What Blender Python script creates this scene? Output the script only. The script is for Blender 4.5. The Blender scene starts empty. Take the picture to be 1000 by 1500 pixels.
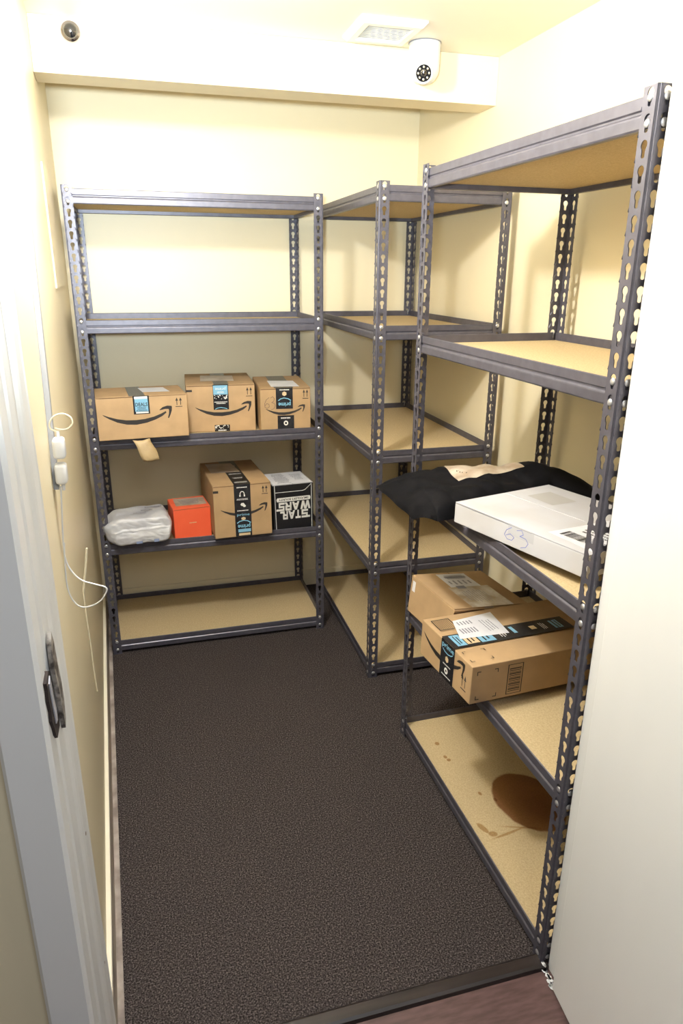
import bpy, bmesh, math, random
from mathutils import Vector, Matrix, noise
sc = bpy.context.scene
C = sc.collection
R = math.radians
random.seed(4)

# ------------------------------------------------------------ camera
cam_d = bpy.data.cameras.new('camera'); cam = bpy.data.objects.new('camera', cam_d); C.objects.link(cam)
F_PX = 1021.9; PIT, ROLL, YAW = 0.3326, -0.0067, 0.2737
cam_d.sensor_fit = 'VERTICAL'; cam_d.sensor_height = 36.0; cam_d.sensor_width = 24.0
cam_d.lens = F_PX / 1500 * 36.0; cam_d.clip_start = 0.02
fw = Vector((math.sin(YAW)*math.cos(PIT), math.cos(YAW)*math.cos(PIT), -math.sin(PIT)))
rt0 = Vector((math.cos(YAW), -math.sin(YAW), 0)); up0 = rt0.cross(fw)
rt = rt0*math.cos(ROLL) - up0*math.sin(ROLL)
up = rt0*math.sin(ROLL) + up0*math.cos(ROLL)
M = Matrix((rt, up, -fw)).transposed().to_4x4(); M.translation = Vector((0, 0, 1.5546))
cam.matrix_world = M
sc.camera = cam

# ------------------------------------------------------------ light
sc.view_settings.view_transform = 'Standard'; sc.view_settings.look = 'None'
sc.view_settings.gamma = 1; sc.view_settings.use_curve_mapping = False
sc.view_settings.exposure = 0.0
w = bpy.data.worlds.new('world'); sc.world = w; w.use_nodes = True
w.node_tree.nodes['Background'].inputs[0].default_value = (1.0, 0.97, 0.92, 1)
w.node_tree.nodes['Background'].inputs[1].default_value = 0.20
def light(name, typ, loc, energy, col, **kw):
    d = bpy.data.lights.new(name, typ); d.energy = energy; d.color = col
    for k, v in kw.items(): setattr(d, k, v)
    o = bpy.data.objects.new(name, d); C.objects.link(o); o.location = loc; return o
light('closet_lamp', 'POINT', (-0.02, 1.50, 2.12), 72, (0.95, 0.96, 0.97), shadow_soft_size=0.045)
fl = light('photo_flash', 'SPOT', (-0.10, -0.06, 1.62), 440, (0.80, 0.93, 1.0), shadow_soft_size=0.05, spot_size=R(92), spot_blend=0.9)
hl = light('hall_lamp', 'AREA', (0.30, -0.50, 2.25), 13, (0.90, 0.95, 1.0), shape='RECTANGLE', size=0.6, size_y=0.6)
hl.rotation_euler = (R(48), 0, R(-4))
fl.rotation_euler = (Vector((-0.12, 1.55, 2.50)) - fl.location).to_track_quat('-Z', 'Y').to_euler()

# ------------------------------------------------------------ materials
def mat(name, col, rough=0.6, metal=0.0, spec=0.5, coat=0.0):
    m = bpy.data.materials.new(name); m.use_nodes = True
    b = m.node_tree.nodes['Principled BSDF']
    b.inputs['Base Color'].default_value = (*col, 1); b.inputs['Roughness'].default_value = rough
    b.inputs['Metallic'].default_value = metal; b.inputs['Specular IOR Level'].default_value = spec
    b.inputs['Coat Weight'].default_value = coat
    return m
def noisy(m, c1, c2, scale, detail=3.0, lo=0.35, hi=0.65, bump=0.0, bscale=None, dist=0.001, vec_scale=(1,1,1), rough=0.5):
    nt = m.node_tree; b = nt.nodes['Principled BSDF']
    tc = nt.nodes.new('ShaderNodeTexCoord'); mp = nt.nodes.new('ShaderNodeMapping'); mp.inputs['Scale'].default_value = vec_scale
    nt.links.new(tc.outputs['Object'], mp.inputs[0])
    n = nt.nodes.new('ShaderNodeTexNoise'); n.inputs['Scale'].default_value = scale; n.inputs['Detail'].default_value = detail
    n.inputs['Roughness'].default_value = rough
    nt.links.new(mp.outputs[0], n.inputs['Vector'])
    r = nt.nodes.new('ShaderNodeValToRGB'); r.color_ramp.elements[0].position = lo; r.color_ramp.elements[1].position = hi
    r.color_ramp.elements[0].color = (*c1, 1); r.color_ramp.elements[1].color = (*c2, 1)
    nt.links.new(n.outputs['Fac'], r.inputs[0]); nt.links.new(r.outputs[0], b.inputs['Base Color'])
    if bump:
        n2 = nt.nodes.new('ShaderNodeTexNoise'); n2.inputs['Scale'].default_value = bscale or scale; n2.inputs['Detail'].default_value = 4
        nt.links.new(mp.outputs[0], n2.inputs['Vector'])
        bp = nt.nodes.new('ShaderNodeBump'); bp.inputs['Strength'].default_value = bump; bp.inputs['Distance'].default_value = dist
        nt.links.new(n2.outputs['Fac'], bp.inputs['Height']); nt.links.new(bp.outputs[0], b.inputs['Normal'])
    return m, r
M_WALL = noisy(mat('cream_paint', (.8,.72,.5), .42, spec=.4), (.78,.69,.49), (.81,.72,.515), 1.6, bump=.25, bscale=45, dist=.0015)[0]
M_CEIL = noisy(mat('ceiling_paint', (.85,.8,.66), .5, spec=.3), (.80,.75,.64), (.82,.77,.66), 2, bump=.2, bscale=30, dist=.001)[0]
M_TRIM = noisy(mat('white_gloss_paint', (.8,.8,.8), .3), (.74,.745,.74), (.80,.80,.80), 3, bump=.08, bscale=12, dist=.001, vec_scale=(1,1,.2))[0]
M_TRIM2 = noisy(mat('cream_trim_paint', (.8,.75,.6), .4), (.76,.71,.56), (.80,.75,.62), 6, bump=.2, bscale=60)[0]
M_STEEL = noisy(mat('grey_enamelled_steel', (.12,.12,.14), .38, metal=.35, spec=.6), (.084,.080,.100), (.105,.100,.125), 40, bump=.12, bscale=350, dist=.0004)[0]
M_RIVET = mat('zinc_rivet', (.62,.62,.64), .35, metal=.8)
M_BOARD, r_ = noisy(mat('particle_board', (.5,.38,.2), .75, spec=.25), (.41,.305,.165), (.60,.475,.28), 210, detail=4, lo=.3, hi=.7, bump=.2, bscale=300, dist=.0004, rough=.75)
def cardboard(name, c):
    return noisy(mat(name, c, .75, spec=.2), tuple(x*.93 for x in c), tuple(min(1, x*1.06) for x in c), 14, bump=.12, bscale=60, dist=.001, vec_scale=(1,1,1))[0]
M_CARD = cardboard('kraft_cardboard', (.40,.265,.14))
M_CARD2 = cardboard('kraft_cardboard_light', (.44,.295,.16))
M_CARDD = mat('cardboard_edge', (.16,.085,.04), .9)
M_INK = mat('black_ink', (.018,.014,.012), .6)
M_TAPE = noisy(mat('black_tape', (.02,.02,.02), .22), (.014,.014,.016), (.028,.027,.03), 30, bump=.3, bscale=50, dist=.0008)[0]
M_TAPEB = mat('blue_tape_print', (.20,.42,.58), .3)
M_TAPET = mat('tan_tape_print', (.62,.47,.28), .35)
M_WHITEP = mat('white_print', (.75,.74,.70), .5)
M_CYAN = mat('blue_print', (.22,.50,.68), .4)
M_LABEL = noisy(mat('label_paper', (.75,.75,.78), .35), (.68,.68,.72), (.76,.76,.79), 25, bump=.1, bscale=30)[0]
M_LABEL2 = noisy(mat('faded_label', (.42,.34,.25), .3), (.30,.22,.15), (.50,.43,.35), 18, bump=.3, bscale=40, dist=.002)[0]
M_GREYP = mat('grey_print', (.25,.25,.29), .6)
M_WBOX = noisy(mat('white_carton', (.75,.73,.72), .55), (.45,.43,.42), (.53,.53,.56), 5, lo=.3, hi=.6, bump=.1, bscale=40)[0]
M_ORANGE = noisy(mat('orange_carton', (.80,.12,.05), .5), (.76,.105,.042), (.86,.135,.055), 4)[0]
M_BLACKC = mat('black_carton', (.012,.012,.014), .35)
M_POLY = noisy(mat('grey_poly_mailer', (.55,.55,.57), .32), (.46,.46,.49), (.62,.62,.63), 9, bump=.5, bscale=22, dist=.004)[0]
M_CLOTH = noisy(mat('black_poly_bag', (.012,.012,.016), .75, spec=.10), (.004,.004,.005), (.007,.0065,.008), 20, bump=.5, bscale=60, dist=.002)[0]
M_PLAST = mat('white_plastic', (.70,.71,.73), .35)
M_CREAMP = mat('cream_plastic', (.72,.66,.50), .4)
M_RACE = mat('grey_white_raceway', (.27,.28,.30), .5)
M_LENS = mat('black_lens_glass', (.01,.01,.012), .06, spec=.9, coat=1)
M_CHROME = mat('dark_chrome', (.35,.33,.36), .2, metal=1)
M_LED = mat('led_bead', (.35,.31,.22), .15, spec=.9)
M_VENT = mat('vent_enamel', (.82,.81,.76), .4)
M_HOLE = mat('dark_wood_recess', (.03,.02,.018), .9)
M_RAW = noisy(mat('worn_metal_edge', (.3,.3,.3), .5), (.05,.04,.035), (.36,.33,.30), 60, lo=.4, hi=.6)[0]
M_BLUEINK = mat('blue_pen_ink', (.16,.19,.48), .5)
M_THRESH = noisy(mat('dark_vinyl_threshold', (.03,.024,.022), .38), (.014,.010,.009), (.030,.021,.019), 12, bump=.3, bscale=60, dist=.001, vec_scale=(.4,4,1))[0]
M_HALL = noisy(mat('red_brown_hall_floor', (.17,.085,.08), .5), (.066,.034,.032), (.115,.062,.058), 60, detail=5, bump=.3, bscale=60, dist=.001, vec_scale=(.35,1.6,1))[0]
M_CARPET, rc = noisy(mat('charcoal_carpet', (.05,.04,.04), 1.0, spec=.05), (.014,.0115,.0115), (.200,.165,.158), 260, detail=3, lo=.36, hi=.72, bump=1.0, bscale=235, dist=.006, rough=.6)
e = rc.color_ramp.elements.new(.52); e.color = (.060,.049,.047, 1)

# stained board: marks with their own shape, in object coordinates
M_STAIN = M_BOARD.copy(); M_STAIN.name = 'stained_particle_board'
def add_stains(m, spots):
    nt = m.node_tree; b = nt.nodes['Principled BSDF']
    src = b.inputs['Base Color'].links[0].from_socket
    tc = nt.nodes.new('ShaderNodeTexCoord'); nz = nt.nodes.new('ShaderNodeTexNoise'); nz.inputs['Scale'].default_value = 22
    nt.links.new(tc.outputs['Object'], nz.inputs['Vector'])
    for (cx, cy, rx, ry, ang, soft, wob, col) in spots:
        mp = nt.nodes.new('ShaderNodeMapping'); mp.vector_type = 'TEXTURE'
        mp.inputs['Location'].default_value = (cx, cy, 0); mp.inputs['Rotation'].default_value = (0, 0, ang)
        mp.inputs['Scale'].default_value = (rx, ry, 50)
        nt.links.new(tc.outputs['Object'], mp.inputs[0])
        ln = nt.nodes.new('ShaderNodeVectorMath'); ln.operation = 'LENGTH'; nt.links.new(mp.outputs[0], ln.inputs[0])
        ma = nt.nodes.new('ShaderNodeMath'); ma.operation = 'MULTIPLY_ADD'; ma.inputs[1].default_value = wob
        nt.links.new(nz.outputs['Fac'], ma.inputs[0]); nt.links.new(ln.outputs['Value'], ma.inputs[2])
        mr = nt.nodes.new('ShaderNodeMapRange'); mr.inputs['From Min'].default_value = 1 + wob*.5 - soft; mr.inputs['From Max'].default_value = 1 + wob*.5 + soft
        mr.inputs['To Min'].default_value = 1; mr.inputs['To Max'].default_value = 0
        nt.links.new(ma.outputs[0], mr.inputs['Value'])
        mx = nt.nodes.new('ShaderNodeMix'); mx.data_type = 'RGBA'; mx.blend_type = 'MULTIPLY'
        nt.links.new(mr.outputs[0], mx.inputs['Factor']); nt.links.new(src, mx.inputs['A']); mx.inputs['B'].default_value = (*col, 1)
        src = mx.outputs['Result']
    nt.links.new(src, b.inputs['Base Color'])

# ------------------------------------------------------------ helpers
def obj(name, data, m=None, parent=None):
    if isinstance(data, bmesh.types.BMesh):
        me = bpy.data.meshes.new(name); data.to_mesh(me); data.free()
    else: me = data
    if m is not None and not me.materials: me.materials.append(m)
    o = bpy.data.objects.new(name, me); C.objects.link(o)
    if parent is not None: o.parent = parent
    return o
def tag(o, label=None, cat=None, group=None, kind=None):
    if label: o['label'] = label
    if cat: o['category'] = cat
    if group: o['group'] = group
    if kind: o['kind'] = kind
    return o
def thing(name, label, cat, loc=(0,0,0), rotz=0, group=None):
    o = bpy.data.objects.new(name, None); C.objects.link(o); o.empty_display_size = .05
    o.location = loc; o.rotation_euler = (0, 0, rotz); return tag(o, label, cat, group)
def box_bm(a, b, bevel=0, seg=2, bm=None):
    own = bmesh.new()
    bmesh.ops.create_cube(own, size=1)
    for v in own.verts:
        v.co = Vector([(a[i] + b[i])/2 + v.co[i]*(b[i]-a[i]) for i in range(3)])
    if bevel: bmesh.ops.bevel(own, geom=list(own.edges), offset=bevel, segments=seg, affect='EDGES', profile=.5)
    if bm is None: return own
    me = bpy.data.meshes.new('t'); own.to_mesh(me); own.free(); bm.from_mesh(me); bpy.data.meshes.remove(me); return bm
def prism(poly, z0, z1, bm=None):          # plan polygon (ccw) extruded up
    bm = bm or bmesh.new()
    lo = [bm.verts.new((x, y, z0)) for x, y in poly]; hi = [bm.verts.new((x, y, z1)) for x, y in poly]
    n = len(poly)
    bm.faces.new(lo[::-1]); bm.faces.new(hi)
    for i in range(n): bm.faces.new((lo[i], lo[(i+1) % n], hi[(i+1) % n], hi[i]))
    return bm
def smooth(o, ang=40):
    for p in o.data.polygons: p.use_smooth = True
    md = None
    try: o.data.set_sharp_from_angle(angle=R(ang))
    except Exception: pass
    return o
def tube(pts, r, bm=None, seg=8, closed=False):
    bm = bm or bmesh.new(); P = [Vector(p) for p in pts]
    # Catmull-Rom refinement
    Q = []
    n = len(P)
    for i in range(n-1):
        p0 = P[max(i-1, 0)]; p1 = P[i]; p2 = P[i+1]; p3 = P[min(i+2, n-1)]
        for k in range(6):
            t = k/6
            Q.append(.5*((2*p1) + (p2-p0)*t + (2*p0-5*p1+4*p2-p3)*t*t + (3*p1-p0-3*p2+p3)*t**3))
    Q.append(P[-1]); rings = []
    nrm = None
    for i, q in enumerate(Q):
        d = (Q[min(i+1, len(Q)-1)] - Q[max(i-1, 0)]).normalized()
        if nrm is None: nrm = d.orthogonal().normalized()
        nrm = (nrm - d*nrm.dot(d)).normalized(); b = d.cross(nrm)
        rings.append([bm.verts.new(q + r*(math.cos(a)*nrm + math.sin(a)*b)) for a in [2*math.pi*k/seg for k in range(seg)]])
    for a, b in zip(rings, rings[1:]):
        for k in range(seg): bm.faces.new((a[k], a[(k+1) % seg], b[(k+1) % seg], b[k]))
    bm.faces.new(rings[0][::-1]); bm.faces.new(rings[-1])
    return bm
def lathe(prof, seg=32, bm=None, mtx=None):   # prof list (r, z)
    bm = bm or bmesh.new(); rings = []
    mtx = mtx or Matrix()
    for r, z in prof:
        if r < 1e-6: rings.append([bm.verts.new(mtx @ Vector((0, 0, z)))])
        else: rings.append([bm.verts.new(mtx @ Vector((r*math.cos(2*math.pi*k/seg), r*math.sin(2*math.pi*k/seg), z))) for k in range(seg)])
    for a, b in zip(rings, rings[1:]):
        for k in range(seg):
            k2 = (k+1) % seg
            if len(a) == 1 and len(b) == 1: continue
            if len(a) == 1: bm.faces.new((a[0], b[k2], b[k]))
            elif len(b) == 1: bm.faces.new((a[k], a[k2], b[0]))
            else: bm.faces.new((a[k], a[k2], b[k2], b[k]))
    bmesh.ops.recalc_face_normals(bm, faces=bm.faces)
    return bm

# ------------------------------------------------------------ the setting
YB = 3.262; ZC = 2.262
xr = lambda y: 1.2625 + 0.023*(3.262 - y)              # right wall surface
cl = lambda y: -0.157 - 0.0447*(y - 1.158)          # carpet edge at the left
wl = lambda y: cl(y) - 0.027                        # left wall surface
def struct(name, bm, m): return tag(obj(name, bm, m), kind='structure')
struct('floor', prism([(cl(1.05), 1.05), (xr(1.05), 1.05), (xr(YB), YB), (cl(YB), YB)], -.04, 0), M_CARPET)
struct('floor_edge', prism([(wl(1.05)+.001, 1.05), (cl(1.05)-.0005, 1.05), (cl(YB)-.0005, YB), (wl(YB)+.001, YB)], -.04, -.006),
    noisy(mat('dusty_bare_floor', (.3,.25,.2), .8), (.20,.16,.14), (.42,.36,.32), 14, detail=5)[0])
struct('floor_hall', prism([(-1.6, -1.6), (2.2, -1.6), (2.2, 1.05), (-1.6, 1.05)], -.06, -.004), M_HALL)
struct('wall_back', prism([(wl(YB)-.1, YB), (xr(YB)+.1, YB), (xr(YB)+.1, YB+.1), (wl(YB)-.1, YB+.1)], -.04, 2.5), M_WALL)
struct('wall_right', prism([(xr(.93), .93), (xr(.93)+.1, .93), (xr(YB)+.1, YB), (xr(YB), YB)], -.04, 2.5), M_WALL)
struct('wall_left', prism([(wl(1.04)-.1, 1.04), (wl(1.04), 1.04), (wl(YB), YB), (wl(YB)-.1, YB)], -.04, 2.5), M_WALL)
struct('ceiling', prism([(wl(1.04)-.1, .93), (xr(.93)+.1, .93), (xr(YB)+.1, YB), (wl(YB)-.1, YB)], ZC, 2.5), M_CEIL)
# front wall around the doorway
fwb = bmesh.new()
prism([(-1.6, .92), (-.235, .92), (-.235, 1.03), (-1.6, 1.03)], -.04, 2.5, fwb)
prism([(.845, .93), (xr(.93), .93), (xr(1.03), 1.03), (.845, 1.03)], -.04, 2.5, fwb)
prism([(-.235, .93), (.845, .93), (.845, 1.03), (-.235, 1.03)], 2.06, ZC-.001, fwb)
struct('wall_front', fwb, M_WALL)
# header beam in front of the alcove
struct('trim_1', prism([(wl(2.56)+.001, 2.56), (xr(2.56)-.001, 2.56), (xr(2.69)-.001, 2.69), (wl(2.69)+.001, 2.69)], 2.112, ZC-.001), M_WALL)
# left door jamb with stops and casing (plan profile)
struct('trim_2', prism([(-.237, .900), (-.231, .893), (-.175, .893), (-.169, .899), (-.1680, .923), (-.169, .928), (-.169, .940), (-.1660, .946), (-.1640, .972),
    (-.1652, .977), (-.1645, .984), (-.1605, .994), (-.1585, 1.002), (-.1570, 1.028), (-.1555, 1.032), (-.156, 1.036), (-.237, 1.036)], -.01, 2.06), M_TRIM)
struct('trim_3', prism([(.806, .981), (.845, .981), (.845, 1.0365), (.810, 1.0365), (.806, 1.033)], -.01, 2.06), M_TRIM)
struct('trim_4', box_bm((-.155, .9, 2.03), (.806, 1.036, 2.06), .002), M_TRIM)
# threshold strip
tb = bmesh.new()
prof = [(1.028, -.004), (1.030, .006), (1.036, .010), (1.060, .010), (1.068, .004), (1.068, -.004)]
lo = [tb.verts.new((-.156, y, z)) for y, z in prof]; hi = [tb.verts.new((.805, y, z)) for y, z in prof]
tb.faces.new(lo); tb.faces.new(hi[::-1])
for i in range(6): tb.faces.new((lo[i], hi[i], hi[(i+1) % 6], lo[(i+1) % 6]))
struct('trim_5', tb, M_THRESH)
# slightly thicker panel on the left wall
o1 = lambda y, d: (wl(y)+d, y)
struct('trim_6', prism([o1(2.36, 0.0005), o1(2.36, .005), o1(3.0, .005), o1(3.0, .0005)], 1.5, 1.845), M_WALL)
# baseboards
def bb(a, b, name, n):     # along left wall, stepped top
    bm = bmesh.new()
    prism([(wl(a)+.0005, a), (wl(a)+.012, a), (wl(b)+.012, b), (wl(b)+.0005, b)], -.005, .108, bm)
    cap = prism([(wl(a)+.0005, a), (wl(a)+.011, a), (wl(b)+.011, b), (wl(b)+.0005, b)], .1082, .116)
    struct('trim_7', cap, M_TRIM2)
    return struct(name, bm, noisy(mat('dusty_shaded_baseboard', (.4,.33,.27), .6), (.36,.30,.25), (.50,.44,.37), 9, bump=.3, bscale=30, dist=.002)[0])  # dull dirty taupe, also darkened in colour because this face is lit less
bb(1.045, YB-.02, 'baseboard_left', 0)
struct('baseboard_back', box_bm((wl(YB)+.02, YB-.012, 0), (xr(YB)-.001, YB-.0005, .085), .003), M_WALL)
struct('baseboard_right', prism([(xr(1.045)-.012, 1.045), (xr(1.045)-.0005, 1.045), (xr(YB)-.0005, YB-.013), (xr(YB)-.012, YB-.013)], 0, .085), M_WALL)
# open door slab at the right
dr = struct('door_1', box_bm((-.036, -.80, .008), (0, 0, 2.03), .003), M_TRIM)
dr.matrix_world = Matrix.Translation((.817, .975, 0)) @ Matrix.Rotation(R(-5), 4, 'Z')
# flaked paint at the foot of the right jamb
fb = bmesh.new()
for k in range(16):
    y = .972 + random.random()*.07; x = .800 - random.random()*.010 - (1.04-y)*.1; s = .0025 + random.random()*.004
    a = random.random()*3
    vs = [fb.verts.new((x + s*math.cos(a+t)*(.6+random.random()*.6), y + 1.6*s*math.sin(a+t)*(.6+random.random()*.6), .0005 if y < 1.03 else .011)) for t in (0, 1.3, 2.5, 3.7, 5.0)]
    fb.faces.new(vs)
tag(obj('paint_flakes', fb, M_PLAST), 'white paint flakes scattered at the foot of the right door jamb', 'paint flakes', kind='stuff')

# strike recess in the left jamb
sk = thing('strike_plate', 'dark battered strike plate recess in the white left door jamb', 'strike plate', (-.166, .925, .92))
def slab(pts, x0, x1):        # outline in (y, z) extruded between two x
    bm = bmesh.new(); a = [bm.verts.new((x0, y, z)) for y, z in pts]; b = [bm.verts.new((x1, y, z)) for y, z in pts]; n = len(pts)
    bm.faces.new(a); bm.faces.new(b[::-1])
    for i in range(n): bm.faces.new((a[i], a[(i+1) % n], b[(i+1) % n], b[i]))
    bmesh.ops.recalc_face_normals(bm, faces=bm.faces); return bm
obj('recess', slab([(-.022,.098),(-.020,.085),(-.023,.070),(-.018,.050),(-.021,.036),(-.013,.020),(-.008,.004),(.000,-.006),(.030,-.006),(.036,.008),(.028,.03),(.02,.07),(.012,.098),(.002,.104),(-.012,.101)], -.004, .0020), M_HOLE, sk)
obj('plate', slab([(-.010,.090),(.002,.096),(.008,.060),(.016,.030),(.012,.016),(.000,.018),(-.006,.050)], .0021, .0036), mat('brushed_strike_metal', (.50,.50,.56), .45, metal=.3), sk)
obj('worn_edge', slab([(.020,.135),(.034,.148),(.046,.125),(.050,.09),(.060,.05),(.062,.02),(.052,-.010),(.040,-.018),(.036,.02),(.028,.06),(.016,.100)], .002, .0080), M_RAW, sk)
# filled nail dots on the jamb
for i, (y, z) in enumerate(((1.010, .66), (1.015, .36))):
    b = lathe([(0, .0008), (.003, .0006), (.004, 0)], 12, mtx=Matrix.Translation((-.1584, y, z)) @ Matrix.Rotation(R(90), 4, 'Y'))
    tag(obj('nail_head', b, M_CARDD), ['small rusty nail head in left door jamb below the strike plate', 'lower rusty nail head near the bottom of the left door jamb'][i], 'nail', 'nail heads in the left jamb')

# ------------------------------------------------------------ shelving unit
W, D, H = .923, .4697, 1.829
P = H/50
zk = lambda k: H - .4*P - k*P
BT = lambda k: zk(k) + .1*P
BD = lambda k: BT(k) - .023
PW = .035; U = .0178
def keyhole():
    cz = .0045; pts = []
    for a in range(-52, 233, 15): pts.append((.0076*math.cos(R(a)), cz + .0076*math.sin(R(a))))
    pts += [(-.0042, -.0040), (-.0042, -.0120), (-.0028, -.0140), (0, -.0145), (.0028, -.0140), (.0042, -.0120), (.0042, -.0040)]
    return pts
def post_mesh():
    bm = bmesh.new(); hp = keyhole(); n = len(hp)
    half = P/2; x0, x1 = .0025, PW
    def leg(fn):
        for k in range(50):
            zc = H - .4*P - k*P
            zlo = zc - half if k < 49 else 0.0
            zhi = zc + half if k > 0 else H
            inner = [(U+a, zc+b) for a, b in hp]; outer = []
            c0 = (U, zc + .002)
            for a, b in inner:
                dx, dz = a-c0[0], b-c0[1]
                t = 1e9
                if dx > 1e-9: t = min(t, (x1-c0[0])/dx)
                if dx < -1e-9: t = min(t, (x0-c0[0])/dx)
                if dz > 1e-9: t = min(t, (zhi-c0[1])/dz)
                if dz < -1e-9: t = min(t, (zlo-c0[1])/dz)
                outer.append((c0[0]+dx*t, c0[1]+dz*t))
            vi = [bm.verts.new(fn(*q)) for q in inner]; vo = [bm.verts.new(fn(*q)) for q in outer]
            corners = [(x0, zlo), (x1, zlo), (x1, zhi), (x0, zhi)]
            def side(q):
                s = []
                if abs(q[0]-x0) < 1e-7: s.append(0)
                if abs(q[0]-x1) < 1e-7: s.append(1)
                if abs(q[1]-zlo) < 1e-7: s.append(2)
                if abs(q[1]-zhi) < 1e-7: s.append(3)
                return set(s)
            for i in range(n):
                j = (i+1) % n
                extra = []
                if not (side(outer[i]) & side(outer[j])):
                    si, sj = side(outer[i]), side(outer[j])
                    for c in corners:
                        if (side(c) & si) and (side(c) & sj): extra = [bm.verts.new(fn(*c))]
                bm.faces.new([vi[i], vo[i]] + extra + [vo[j], vi[j]])
    leg(lambda u, z: (u, 0, z)); 
    nf = len(bm.faces)
    leg(lambda u, z: (0, u, z))
    # rounded corner
    prev = None
    for a in range(0, 91, 30):
        q = (.0025 - .0025*math.sin(R(a)), .0025 - .0025*math.cos(R(a)))
        cur = (bm.verts.new((q[0], q[1], 0)), bm.verts.new((q[0], q[1], H)))
        if prev: bm.faces.new((prev[0], cur[0], cur[1], prev[1]))
        prev = cur
    bmesh.ops.remove_doubles(bm, verts=bm.verts, dist=1e-6)
    # outward normals: leg 1 -> -y, leg 2 -> -x
    for f in bm.faces:
        f.normal_update(); c = f.normal
        if c.x + c.y > 0: f.normal_flip()
    g = bmesh.ops.solidify(bm, geom=list(bm.faces), thickness=.0017)
    me = bpy.data.meshes.new('post'); bm.to_mesh(me); bm.free(); me.materials.append(M_STEEL); return me
def beam_mesh(L, a, name):       # runs along +x from a to L-a, outer face towards -y, top at z=0
    prof = [(.0060, 0), (.0038, -.0015), (.0036, -.019), (.0062, -.0215), (.0062, -.0245), (.0032, -.0275), (.0026, -.030), (.0026, -.046),
            (.0045, -.049), (.0165, -.049), (.0180, -.0475), (.0180, -.0352), (.0078, -.0352), (.0078, -.002)]
    bm = bmesh.new()
    A = [bm.verts.new((a, y, z)) for y, z in prof]; B = [bm.verts.new((L-a, y, z)) for y, z in prof]
    n = len(prof)
    bm.faces.new(A[::-1]); bm.faces.new(B)
    for i in range(n): bm.faces.new((A[i], A[(i+1) % n], B[(i+1) % n], B[i]))
    bmesh.ops.recalc_face_normals(bm, faces=bm.faces)
    me = bpy.data.meshes.new(name); bm.to_mesh(me); bm.free(); me.materials.append(M_STEEL); return me
POST = post_mesh(); LB = beam_mesh(W, .0045, 'long_beam'); SB = beam_mesh(D, .019, 'short_beam')
rv = lathe([(0, .0022), (.004, .0018), (.0062, .0008), (.0068, 0)], 16, mtx=Matrix.Rotation(R(90), 4, 'X'))
RV = bpy.data.meshes.new('rivet'); rv.to_mesh(RV); rv.free(); RV.materials.append(M_RIVET)
for p_ in RV.polygons: p_.use_smooth = True
bbm = box_bm((.0085, .0085, -.0352), (W-.0085, D-.0085, -.0232), .0006, 1)
BOARD = bpy.data.meshes.new('shelf_board'); bbm.to_mesh(BOARD); bbm.free(); BOARD.materials.append(M_BOARD)
KS = (0, 12, 24, 36, 48)
def shelving(label, loc, rot, lean=(0, 0), stained=False):
    t = thing('shelving_unit', label, 'shelving', loc, 0, 'boltless steel shelving units')
    t.rotation_euler = (-lean[1], lean[0], rot)
    for (x, y, a) in ((0, 0, 0), (W, 0, 90), (W, D, 180), (0, D, 270)):
        o = obj('post', POST, None, t); o.location = (x, y, 0); o.rotation_euler = (0, 0, R(a))
    for k in KS:
        for (x, y, a, me, L) in ((0, 0, 0, LB, W), (W, D, 180, LB, W), (W, 0, 90, SB, D), (0, D, 270, SB, D)):
            b = obj('long_beam' if me is LB else 'short_beam', me, None, t); b.location = (x, y, BT(k)); b.rotation_euler = (0, 0, R(a))
            for dz in (0, 1):
                for xx in (U, L-U):
                    r = obj('rivet', RV, None, b); r.location = (xx, -.0001, -.1*P - dz*P - .0015)
        me = BOARD
        if stained and k == 48:
            me = BOARD.copy(); me.materials.clear(); me.materials.append(M_STAIN)
        s = obj('shelf_board', me, None, t); s.location = (0, 0, BT(k))
        if stained and k == 48: s['label'] = 'particle board with a large brown stain and drips'
    return t
A_LOC = Vector((-.2244, 2.7781, 0)); B_LOC = Vector((.777, 3.2474, 0)); C_LOC = Vector((.7766, 1.9642, 0))
A_ROT, B_ROT, C_ROT = 0, -math.pi/2 - .0058, -math.pi/2 + .0147
unitA = shelving('grey steel shelving unit against the back wall holding the row of small boxes', A_LOC, A_ROT)
unitB = shelving('empty grey steel shelving unit in the far right corner', B_LOC, B_ROT)
unitC = shelving('grey steel shelving unit nearest the doorway, with white box, black bag and stained bottom shelf', C_LOC, C_ROT, stained=True)
# stains in unit C coordinates (x' runs towards the camera, y' towards the wall)
def toC(x, y):
    v = Matrix.Rotation(-C_ROT, 3, 'Z') @ (Vector((x, y, 0)) - C_LOC); return v.x, v.y
def st(x, y, rx, ry, ang, soft, wob, col): cx, cy = toC(x, y); return (cx, cy, rx, ry, ang, soft, wob, col)
BR1 = (.40, .235, .14)
add_stains(M_STAIN, [st(1.015, 1.497, .128, .098, R(8), .03, .12, BR1), st(1.03, 1.47, .07, .05, R(30), .5, .8, (.8, .75, .72)),
    st(.854, 1.821, .009, .008, 0, .12, .3, (.62, .47, .33)), st(.853, 1.750, .008, .006, 0, .12, .3, (.62, .47, .33)), st(.858, 1.733, .007, .007, 0, .12, .3, (.62, .47, .33)),
    st(.887, 1.564, .008, .005, 0, .15, .3, (.62, .47, .33)), st(.920, 1.528, .008, .005, 0, .15, .3, (.62, .47, .33)),
    st(.832, 1.432, .022, .008, R(20), .15, .5, (.66, .53, .38)), st(.850, 1.405, .010, .013, R(-15), .15, .4, (.66, .53, .38)),
    st(.892, 1.396, .004, .055, R(8), .3, .9, (.70, .57, .42)), st(.935, 1.408, .003, .05, R(-20), .4, .8, (.76, .64, .5))])

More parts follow.
